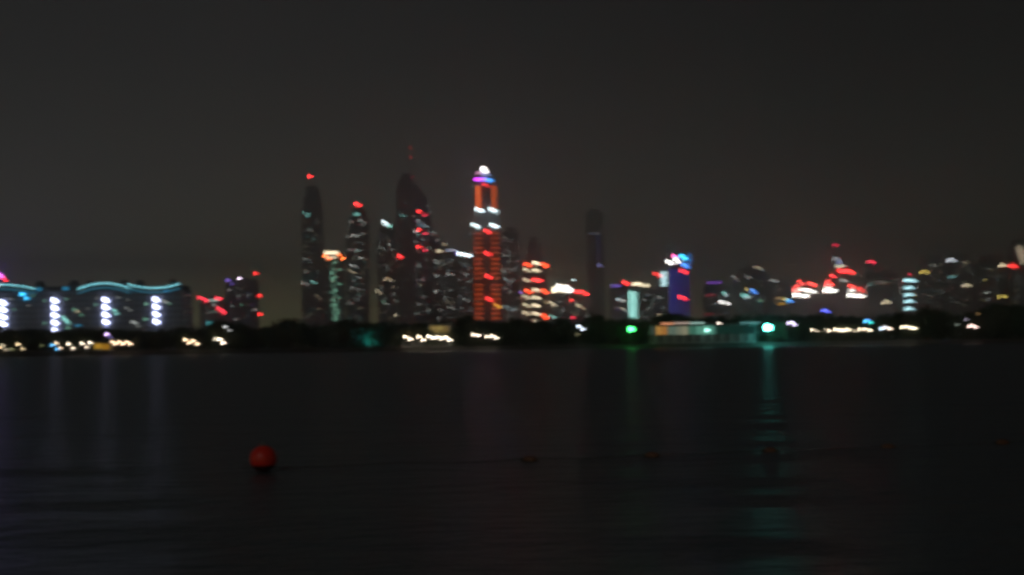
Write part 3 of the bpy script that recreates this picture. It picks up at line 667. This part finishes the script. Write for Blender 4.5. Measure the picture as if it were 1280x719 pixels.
T = Tower('high_rise', 'brownish dim tower with a yellow window low on its right side', DR+500, [(400, 1220, 1262), (330, 1221, 1260), (319, 1228, 1254)], 'fac_sand', depth=40)
T.win(1232, 350, 'yellow', .07, w=5); T.win(1232, 366, 'dim', .1); T.win(1236, 365, 'dim', .09); T.win(1235, 374, 'dim', .06, w=4)
for px, yy in ((1249, 371.5), (1253, 369.5), (1257, 371)): T.win(px, yy, 'yellow', .28, w=3, h=1.5)
for px, yy in ((1249, 333), (1252, 331), (1256, 332)): T.win(px, yy, 'cream', .32, w=2.6, h=1.5)
T.scatter(36, 1224, 1258, 336, 384, ('dim', 'cream', 'yellow'), .006, .028)
T = Tower('high_rise', 'tower at the right picture edge with a cluster of cream windows high up', DR-100, [(400, 1264, 1300), (308, 1265, 1300), (300, 1270, 1296)], 'fac_sand', depth=40)
for px, yy in ((1262, 333), (1266, 331.5), (1269, 334)): T.beacon(px, yy, .6, 'red', 2.8, 2.2)
for px, yy in ((1270.5, 309.5), (1275.5, 308), (1272, 314), (1278, 313), (1274, 318.5), (1279, 320), (1275, 323.5), (1278.5, 327), (1281.5, 311), (1276.5, 329.5), (1282.5, 316), (1283, 324)):
    T.win(px, yy, 'cream', .22, w=1.3, h=.9)
T.scatter(30, 1268, 1284, 340, 380, ('dim', 'cream'), .006, .028)
# faint unlit towers farther back that only read as silhouettes
for x0, x1, y0, lab in ((560, 590, 330, 'faint far grey tower low behind the white roof sign'), (1096, 1116, 338, 'faint far tower behind the dim brownish one'), (964, 984, 360, 'faint far tower behind the amber lamps'), (1197, 1222, 333, 'faint far tower between two brownish towers')):
    T = Tower('high_rise', lab, 5600, [(400, x0, x1), (y0, x0+1, x1-1)], 'fac_grey', depth=40)
    T.scatter(10, x0+3, x1-3, y0+8, 395, ('dim',), .006, .02)

# ================================================================== SHORE
def yh(px): return 428.0 - (px-640)*math.tan(R(ROLL))
TD = 575.0
contour = [(-80,404),(0,407),(60,410),(100,411),(180,411),(225,410),(240,405),(253,408),(268,399),(280,399),(300,403),(325,411),(337,404),(350,400),(364,397),(378,401),(395,404),(415,402),(430,398),(450,401),(480,402),(520,401),(560,401),(580,394),(600,399),(622,403),
           (640,396),(660,397),(690,402),(705,396),(722,401),(735,396),(746,390),(758,396),(780,398),(800,399),(820,397),(835,391),(850,392),(862,396),(900,396),(930,394),(960,392),(1000,394),(1015,391),(1040,391),(1060,393),(1090,398),(1105,391),(1130,391),(1145,393),(1157,384),(1172,385),(1185,390),(1205,391),(1230,386),(1250,380),(1270,381),(1290,384),(1380,384)]
def cont(px):
    for (a, ya), (b_, yb) in zip(contour[:-1], contour[1:]):
        if a <= px <= b_: return ya+(yb-ya)*(px-a)/(b_-a)
    return 404
def crown_mesh(seed, mat, n=1500, flat=.8):
    """a crown of unit height and radius: many leaf sprays round several limb ends"""
    rnd = random.Random(seed); b = MB()
    lobes = []
    for i in range(9):
        a = rnd.uniform(0, 6.28); r = rnd.uniform(.15, .62); z = rnd.uniform(.25, .82)
        lobes.append((r*math.cos(a), r*math.sin(a), z, rnd.uniform(.2, .34)))
    lobes.append((0, 0, .72, .3)); lobes.append((0, 0, .4, .38))
    for i in range(n):
        lx, ly, lz, lr = rnd.choice(lobes)
        d = Vector((rnd.gauss(0, 1), rnd.gauss(0, 1), rnd.gauss(0, 1))).normalized()*lr*rnd.uniform(.45, 1.08)
        c = Vector((lx, ly, lz))+Vector((d.x*1.25, d.y*1.25, d.z*flat))
        u = Vector((rnd.gauss(0, 1), rnd.gauss(0, 1), rnd.gauss(0, .6))).normalized(); v_ = u.orthogonal().normalized(); s_ = rnd.uniform(.035, .085)
        b.add([c-u*s_, c+v_*s_*.5, c+u*s_, c-v_*s_*.5], [(0, 1, 2, 3)])
    return b.mesh('crown', mat)
def trunk_mesh(seed):
    rnd = random.Random(seed); b = MB()
    b.tube([(0, 0, -.3), (.02, 0, .2), (.0, .03, .42)], .055, .035, 7)
    for i in range(5):
        a = i*1.26+rnd.uniform(-.3, .3); b.tube([(0, .02, .35+.02*i), (.18*math.cos(a), .18*math.sin(a), .52), (.42*math.cos(a), .42*math.sin(a), rnd.uniform(.62, .85))], .028, .008, 5)
    return b.mesh('trunk', M['bark'])
crowns = [crown_mesh(s, M['leaf1'] if s % 2 else M['leaf2'], 1500, (.7, .9, 1.1, .8, .75)[s]) for s in range(5)]
trunks = [trunk_mesh(s+50) for s in range(5)]
def palm_meshes(seed):
    rnd = random.Random(seed); b = MB()
    b.tube([(0, 0, -.1), (.01, 0, .3), (.03, 0, .6), (.04, .01, .86)], .024, .015, 7); tm = b.mesh('trunk', M['bark'])
    b = MB()
    for i in range(26):
        a = i*2.4; el_ = rnd.uniform(-.3, 1.2); L_ = rnd.uniform(.24, .32); prev = Vector((.04, .01, .86)); dz = math.sin(el_)
        for j in range(6):
            dz -= .32; d = Vector((math.cos(a), math.sin(a), dz)).normalized()*L_/6; nx = prev+d
            s_ = Vector((-math.sin(a), math.cos(a), 0))*.035*(1-abs(j-2.2)/4.2); e = Vector((0, 0, -.02))
            b.add([prev, nx, nx+s_+e, prev+s_+e], [(0, 1, 2, 3)]); b.add([prev, nx, nx-s_+e, prev-s_+e], [(0, 1, 2, 3)])
            prev = nx
    return tm, b.mesh('crown', M['leaf1'])
palm = palm_meshes(3)
TREE_LAB = 'dark leafy tree in the black row of trees along the far shore'
def put_tree(px, ytop, D, wide, i, label=TREE_LAB, name='tree', group='dark trees along the far shore', is_palm=False):
    p = P(px, ytop, D); h = p.z-1.5
    r = root(name, (p.x, D, 1.5), label, 'palm tree' if is_palm else 'tree', group); r.rotation_euler.z = i*1.7
    if is_palm:
        r.scale = (h, h, h); link('trunk', palm[0], r); link('crown', palm[1], r); return
    r.scale = (wide, wide, h*1.02); link('trunk', trunks[i % 5], r); link('crown', crowns[i % 5], r)
px = -75; i = 0
while px < 1370:
    ww = random.uniform(4.0, 6.2)
    yt = cont(px)+random.choice((-.8, .4, 1.2, 2.5))
    put_tree(px, yt, random.uniform(572, 600), ww, i); i += 1
    px += random.uniform(8, 12)
px = -70
while px < 1370:      # lower front row
    if not (808 < px < 955):
        put_tree(px, cont(px)+random.uniform(6, 12), random.uniform(561, 567), random.uniform(3.0, 4.4), i); i += 1
    px += random.uniform(12, 20)
for px, yt, D, wd, lab in ((268, 398.5, 605, 6, 'rounded dark tree rising under the block with three crimson roof lamps'), (364, 396.5, 610, 7, 'rounded dark tree rising alone left of the slim beacon tower'), (1250, 379.5, 620, 11, 'broad tallest dark tree at the right end of the shore'),
                       (1158, 383, 610, 6.5, 'tall dark tree right of the teal banded tower'), (1232, 385, 615, 9, 'broad dark tree left of the tallest one at the right end'), (1276, 381.5, 620, 10, 'broad dark tree cut by the right picture edge'), (838, 390.5, 612, 8, 'rounded dark tree under the blue floodlit tower')):
    put_tree(px, yt, D, wd, i, lab); i += 1
put_tree(746, 389.5, 590, 5, i, 'dark palm tree under the tower with the flared head', 'palm_tree', 'palm trees', True)
put_tree(581, 393.5, 590, 5, i+1, 'dark palm tree left of the orange striped tower', 'palm_tree', 'palm trees', True)
put_tree(645, 395.5, 590, 5, i+2, 'dark palm tree right of the orange striped tower', 'palm_tree', 'palm trees', True)
put_tree(705, 395.5, 592, 5, i+3, 'dark palm tree below the glaring white roof light', 'palm_tree', 'palm trees', True)
# undergrowth: one uncountable mass
rnd = random.Random(5); b = MB()
for _ in range(26000):
    x = rnd.uniform(-215, 215); f = rnd.random()
    y = 566+rnd.uniform(0, 40)+ (8 if -0 < x < 0 else 0); hh = 4.2+1.6*math.sin(x*.13)+1.1*math.sin(x*.37+1)+.6*math.sin(x*.9)
    c = Vector((x, y, 1.5+hh*f**.7)); s_ = rnd.uniform(.3, .65)
    u = Vector((rnd.gauss(0, 1), rnd.gauss(0, 1), rnd.gauss(0, 1))).normalized(); v_ = u.orthogonal().normalized()
    b.add([c-u*s_, c+v_*s_*.7, c+u*s_, c-v_*s_*.7], [(0, 1, 2, 3)])
tag(b.build('undergrowth', M['leaf1']), 'dense black undergrowth below the trees along the far shore', kind='stuff')

# lamps on the promenade
SD = 561.0
lampc = {}
def lamp(px, py, col, peak, label, group=None, D=SD, name='street_lamp', w_=2.6, h_=1.8, sample=False, cat='lamp'):
    p = P(px, py, D); h = p.z-1.5+.0
    r = root(name, (p.x, D, 1.5), label, cat, group)
    kk = mpp(D); wm, hm = w_*kk, h_*kk
    b = MB(); b.lathe([(.16, -.3), (.16, .1), (.07, .3), (.05, h-hm/2-.05)], n=8); b.box(-.06, .06, -.5, .06, h+hm/2+.002, h+hm/2+.1); b.box(-.05, .05, .2, .3, h-hm/2-.1, h+hm/2+.1)
    b.box(-.05, .05, -.06, .3, h-hm/2-.18, h-hm/2-.08)
    b.build('pole', M['steel'], r)
    key = (round(wm, 2), round(hm, 2))
    if sample:
        m = lamp_mat('lamp_glass', C[col] if isinstance(col, str) else col, boost(peak, w_, h_, D))
        b = MB(); b.lathe([(wm*.3, -hm/2), (wm*.5, -hm*.3), (wm*.5, hm*.3), (wm*.3, hm/2)], n=12); b.build('lamp_head', m, r, (0, -.1-wm*.5, h))
        b = MB(); b.lathe([(wm*.6, h+hm/2+.102), (wm*.4, h+hm/2+.3), (.1, h+hm/2+.4)], 0, -.1, 12); b.build('lamp_hood', M['steel'], r)
        return r
    if key not in lampc:
        b = MB(); b.lathe([(wm*.35, -hm/2), (wm*.5, -hm*.3), (wm*.5, hm*.3), (wm*.3, hm/2)], n=10); lampc[key] = b.mesh('lamp_head', [lit])
    o = link('lamp_head', lampc[key], r, (0, -.2-wm*.5, h)); o.color = (*(C[col] if isinstance(col, str) else col), boost(peak, w_, h_, D))
    return r
g1 = 'warm promenade lamps at the left end of the shore'
WG = (1, .72, .4)
for px, py, c_, pk, lab in ((0, 435, WG, .5, 'dim warm lamp at the very left edge of the far shore'), (4, 432, (.9, .75, .5), .3, 'faint warm lamp beside the left edge lamp of the far shore'), (8, 437, (.9, .75, .5), .2, 'faint low warm lamp near the left edge of the far shore'), (15, 436.5, (.8, .8, .4), .1, 'faintest greenish lamp near the left edge of the far shore'),
                            (23, 430.5, (1, .75, .42), .62, 'warm yellow lamp standing alone left of the blue lamp'), (29, 436, (1, .75, .42), .35, 'small warm lamp just right of the lone yellow one'),
                            (53, 432, (.6, .7, .3), .05, 'barely lit olive lamp between the yellow and blue lamps'),
                            (66, 431.5, (.15, .55, 1), .6, 'sky blue lamp among the warm promenade lamps at left'), (72, 436.5, (.1, .5, 1), .5, 'second sky blue lamp lower right of the first'),
                            (71, 429, (1, .75, .5), .6, 'warm lamp right above the two blue lamps'), (76, 435, (1, .7, .45), .45, 'warm lamp right of the two blue lamps'),
                            (86, 430, (1, .85, .62), .85, 'cream lamp alone right of the blue lamps'), (92, 435.5, (1, .8, .6), .6, 'cream lamp lower right of the lone cream one'),
                            (103, 429.5, (1, .85, .65), .9, 'cream lamp left of the amber lit kiosk, first of three'), (109, 434, (1, .8, .6), .5, 'lower dimmer cream lamp left of the amber lit kiosk'), (113, 428.5, (1, .85, .65), .9, 'cream lamp touching the left end of the amber lit kiosk')):
    lamp(px, py, c_, pk, lab, g1)
lamp(134, 418, (.75, .5, 1), 1.0, 'white violet lamp above the amber lit kiosk', g1, 563); lamp(138.5, 422, (.4, .3, 1), .6, 'violet lamp lower right of the white violet one', g1, 563)
for n_, px in enumerate((141, 145, 149.5, 154, 158.5, 163)): lamp(px, 427.5+(n_ % 2)*2.5, (1, .7, .45), .85, 'cream promenade lamp in the tight row right of the amber lit kiosk', 'row of six lamps right of the kiosk')
for px, py in ((232, 424.5), (237, 428.5), (242, 426), (247, 430)): lamp(px, py, (1, .72, .45), .95, 'warm white lamp of the left small cluster under the trees', 'left cluster of shore lamps')
for px, py in ((270, 423.5), (275, 424), (279, 428.5)): lamp(px, py, (1, .85, .65), 1.3, 'bright cream lamp of the cluster under the crimson beacon block', 'second cluster of shore lamps')
lamp(282, 408.5, (.8, .8, .8), .3, 'tall faint white lamp above the second lamp cluster'); lamp(287, 413, (.8, .8, .8), .15, 'faintest white lamp right of the tall one')
for px, py in ((507, 421), (513, 424), (523.5, 421), (529, 425)): lamp(px, py, (1, .82, .6), 1.2, 'cream lamp of the pair cluster left of the yellow lit house', 'shore lamps left of the yellow house')
for px, py in ((536, 420.5), (541.5, 422.5), (547, 421.5), (552.5, 423.5), (557, 421.5), (562, 425)): lamp(px, py, (1, .85, .65), 1.25, 'cream lamp in the row before the yellow lit house', 'shore lamps before the yellow house')
for px, py in ((592, 418.5), (598, 419.5), (603.5, 418), (608.5, 421), (615, 420), (620.5, 422.5)): lamp(px, py, (1, .82, .65), 1.05, 'cream lamp in the row below the orange striped tower', 'shore lamps below the orange tower')
lamp(723.5, 408, (.75, .85, 1), .9, 'cold white lamp alone below the red roof lamps'); lamp(728.5, 411.5, (.75, .85, 1), .7, 'cold white lamp lower right of the lone one')
lamp(722, 418, (.9, .8, .4), .05, 'barely lit yellowish lamp under the cold white pair')
for px, py in ((898.5, 404.5), (903, 406.5)): lamp(px, py, (1, .82, .7), .8, 'pinkish white lamp over the right end of the long pavilion', 'lamp pair over the pavilion')
for px, py in ((985.5, 404), (989.5, 403), (993, 406)): lamp(px, py, (.75, .65, 1), .8, 'lilac lamp right of the glaring teal floodlight', 'lilac lamp trio')
for px, py in ((1015, 412.5), (1021, 413.5)): lamp(px, py, (1, .82, .6), .85, 'cream lamp of the first pair right of the lilac trio', 'shore lamp pair right of lilac')
for px, py in ((1030.5, 412), (1036.5, 413.5)): lamp(px, py, (1, .82, .6), .8, 'cream lamp of the second pair right of the lilac trio', 'second shore lamp pair right of lilac')
for n_, px in enumerate((1044, 1049.5, 1054, 1059, 1064, 1069.5, 1074)): lamp(px, 411.8+(n_ % 3)*.8, (1, .85, .6), .95, 'cream lamp in the long row below the terraced towers', 'long row of shore lamps')
for px, py in ((1081, 411.5), (1087, 413)): lamp(px, py, (1, .85, .6), .85, 'cream lamp under the cyan blue lamps', 'shore lamps under the cyan one')
for px, py, c_ in ((1081, 402, (.1, .6, 1)), (1084, 400.5, (.1, .35, 1)), (1088, 403.5, (.05, .8, .7))): lamp(px, py, c_, .6, 'cyan blue lamp on a tall pole above the lamp row', 'cyan blue lamp trio', 564)
for px, py, c_ in ((1101, 411, (.6, .8, 1)), (1106, 409.5, (.9, .95, 1)), (1112, 411, (1, .8, .6))): lamp(px, py, c_, .85, 'cold white lamp in the trio right of the cyan lamps', 'cold white lamp trio')
for px, py in ((1127.5, 409), (1133, 408.5), (1138, 410), (1142.5, 410.5)): lamp(px, py, (1, .88, .62), .95, 'cream lamp in the group below the teal banded tower', 'cream lamp group at right')
for px, py in ((1211, 408), (1215, 407), (1219, 409)): lamp(px, py, (1, .7, .62), .7, 'pinkish lamp alone near the right end of the shore', 'pinkish lamp trio')
lamp(1207, 399.5, (.7, .6, .8), .12, 'faint grey lamp above the pinkish trio'); lamp(1196, 406, (.6, .7, .6), .07, 'faintest lamp left of the pinkish trio'); lamp(1222, 392.5, (.9, .5, .2), .05, 'faint orange lamp among the trees above the pinkish trio')
# the two big floodlights
lamp(788.5, 411.5, (.06, 1, .18), 3.6, 'brilliant green harbour light shining on the far shore', None, 558, 'harbour_light', 7, 5.2, True, 'harbour light')
lamp(959.0, 409.5, (.12, 1, .88), 13.0, 'largest glaring teal white floodlight on the far shore', None, 558, 'floodlight_mast', 8.5, 7.0, True, 'floodlight')

# small lit buildings on the shore
def glow(o, col, pk, wpx, hpx, D): o.color = (*col, boost(pk, wpx, hpx, D))
def house(name, label, x0, x1, ytop, ybot, D, panels, cat='building', roofcol='roofing', dep=8):
    zt = P((x0+x1)/2, ytop, D).z; xa, xb = P(x0, (ytop+ybot)/2, D).x, P(x1, (ytop+ybot)/2, D).x; cx = (xa+xb)/2
    r = root(name, (cx, D, 1.5), label, cat)
    b = MB(); b.box(xa-cx, xb-cx, 0, dep, 0, zt-1.5); b.build('wall', M['fac_dark'], r)
    b = MB(); b.box(xa-cx-.5, xb-cx+.5, -.7, dep+.5, zt-1.5+.002, zt-1.5+.35); b.box(xa-cx+.5, xb-cx-.5, 1, dep-1, zt-1.5+.35, zt-1.5+.7); b.build('roof', M[roofcol], r)
    for (a, c, y0, y1, col, pk) in panels:
        pa, pb_ = P(a, (y0+y1)/2, D), P(c, (y0+y1)/2, D); z0, z1 = P((a+c)/2, y1, D).z-1.5, P((a+c)/2, y0, D).z-1.5
        z0 = max(z0, .1)
        b = MB(); b.box(pa.x-cx, pb_.x-cx, -.12, -.02, z0, z1); b.box(pa.x-cx, pb_.x-cx, -.2, -.02, z1+.002, z1+.12, 1); b.box(pa.x-cx-.1, pa.x-cx-.002, -.2, -.02, z0, z1, 1)
        o = b.build('window', [lit, M['frame']], r); glow(o, col, pk, abs(c-a)+3, abs(y1-y0)+2, D)
        o.color[3] = pk*(1+2.2/abs(y1-y0))/math.exp(-HAZE*D)
    return r
house('beach_kiosk', 'amber lit kiosk on the far shore below the third white light column', 117, 138, 428.5, 440, 560, [(118, 127, 429.5, 436, (1, .55, .06), .28), (127.3, 137, 430, 437, (1, .48, .04), .2)], 'kiosk', dep=4)
house('beach_house', 'yellow lit house above the lamp row left of the orange tower', 535, 564, 406, 420, 565, [(537.5, 546, 407.5, 418, (.9, .62, .2), .18), (546.3, 554, 407.5, 418, (.9, .65, .2), .22), (554.3, 561, 407.5, 418, (.9, .6, .2), .12)], dep=5)
house('beach_hut', 'faint olive lit hut left of the yellow lit house', 502, 530, 412, 421, 566, [(503, 529, 413.5, 419.5, (.5, .35, .08), .035)], 'hut', dep=4)
PV = [(813, 819.6, 408, 418.5, (.5, .75, .55), .05), (820, 827, 408, 418.5, (1, .5, .12), .30), (827.3, 834, 408, 418.5, (1, .42, .1), .26), (834.4, 845, 408, 418.5, (.45, .65, .5), .16), (845.3, 852, 408, 418.5, (.6, .65, .45), .2),
      (852.3, 860, 408, 418.5, (.65, .62, .4), .26), (860.4, 870, 407.6, 418, (.2, .65, .45), .16), (870.3, 879, 407.6, 418, (.3, .9, .65), .22), (879.3, 888, 407.4, 417.8, (.3, 1, .72), .30), (888.3, 894, 407.4, 417.8, (.25, .8, .6), .2),
      (896, 912, 407.6, 417.5, (.08, .35, .25), .05), (912.4, 930, 407.6, 417.3, (.08, .32, .25), .05), (930.4, 945, 407.6, 417, (.06, .32, .28), .05)]
pv = house('beach_pavilion', 'long glazed pavilion lit orange at left and green at right', 812, 946, 406.3, 419, 560, PV, 'pavilion', dep=5)
cxp = pv.location.x
for a, c, y0, col, pk in ((826, 842, 404.8, (1, .4, .2), .28), (842.2, 862, 404.2, (.8, .6, .5), .2), (862.2, 880, 404, (.5, .8, .7), .22), (925, 950, 403.6, (.3, .8, .8), .1)):
    pa, pb_ = P(a, y0, 560), P(c, y0, 560); z = pa.z-1.5
    b = MB(); b.box(pa.x-cxp, pb_.x-cxp, -.9, -.72, z-.22, z+.22); o = b.build('eave_light', [lit], pv); o.color = (*col, pk*6/1.4/.9)
b = MB(); b.lathe([(.5, -.45), (.9, -.25), (.9, .25), (.5, .45)], n=12); p = P(883.5, 413, 560)
o = b.build('floodlight', [lit], pv, (p.x-cxp, -1.3, p.z-1.5)); glow(o, (.45, 1, .85), .75, 6, 3, 560)
# a small teal uplight under the trees
p = P(463, 426, 560.5)
ul = root('garden_uplight', (p.x, 560.5, 1.5), 'teal garden uplight washing the trees left of the yellow lit house', 'uplight')
b = MB(); b.box(-.5, .5, -.35, .35, -.1, .12); b.box(-.4, -.34, -.06, .06, .12, .5); b.box(.34, .4, -.06, .06, .12, .5); b.build('bracket', M['steel'], ul)
b = MB(); b.lathe([(.2, .25), (.33, .4), (.33, .62), (.3, .66)], n=14); b.build('lamp_body', M['steel'], ul)
b = MB(); b.lathe([(.28, .662), (.28, .70)], n=14); o = b.build('lamp_glass', [lit], ul); o.color = (.1, 1, .8, 2)
ll = bpy.data.lights.new('teal_spot', 'SPOT'); ll.energy = 2600; ll.color = (.05, .75, 1); ll.spot_size = R(150); ll.spot_blend = .8; ll.shadow_soft_size = .25
lo = link('teal_spot', ll, ul, (0, 0, .85)); lo.rotation_euler = (R(180-38), 0, 0)
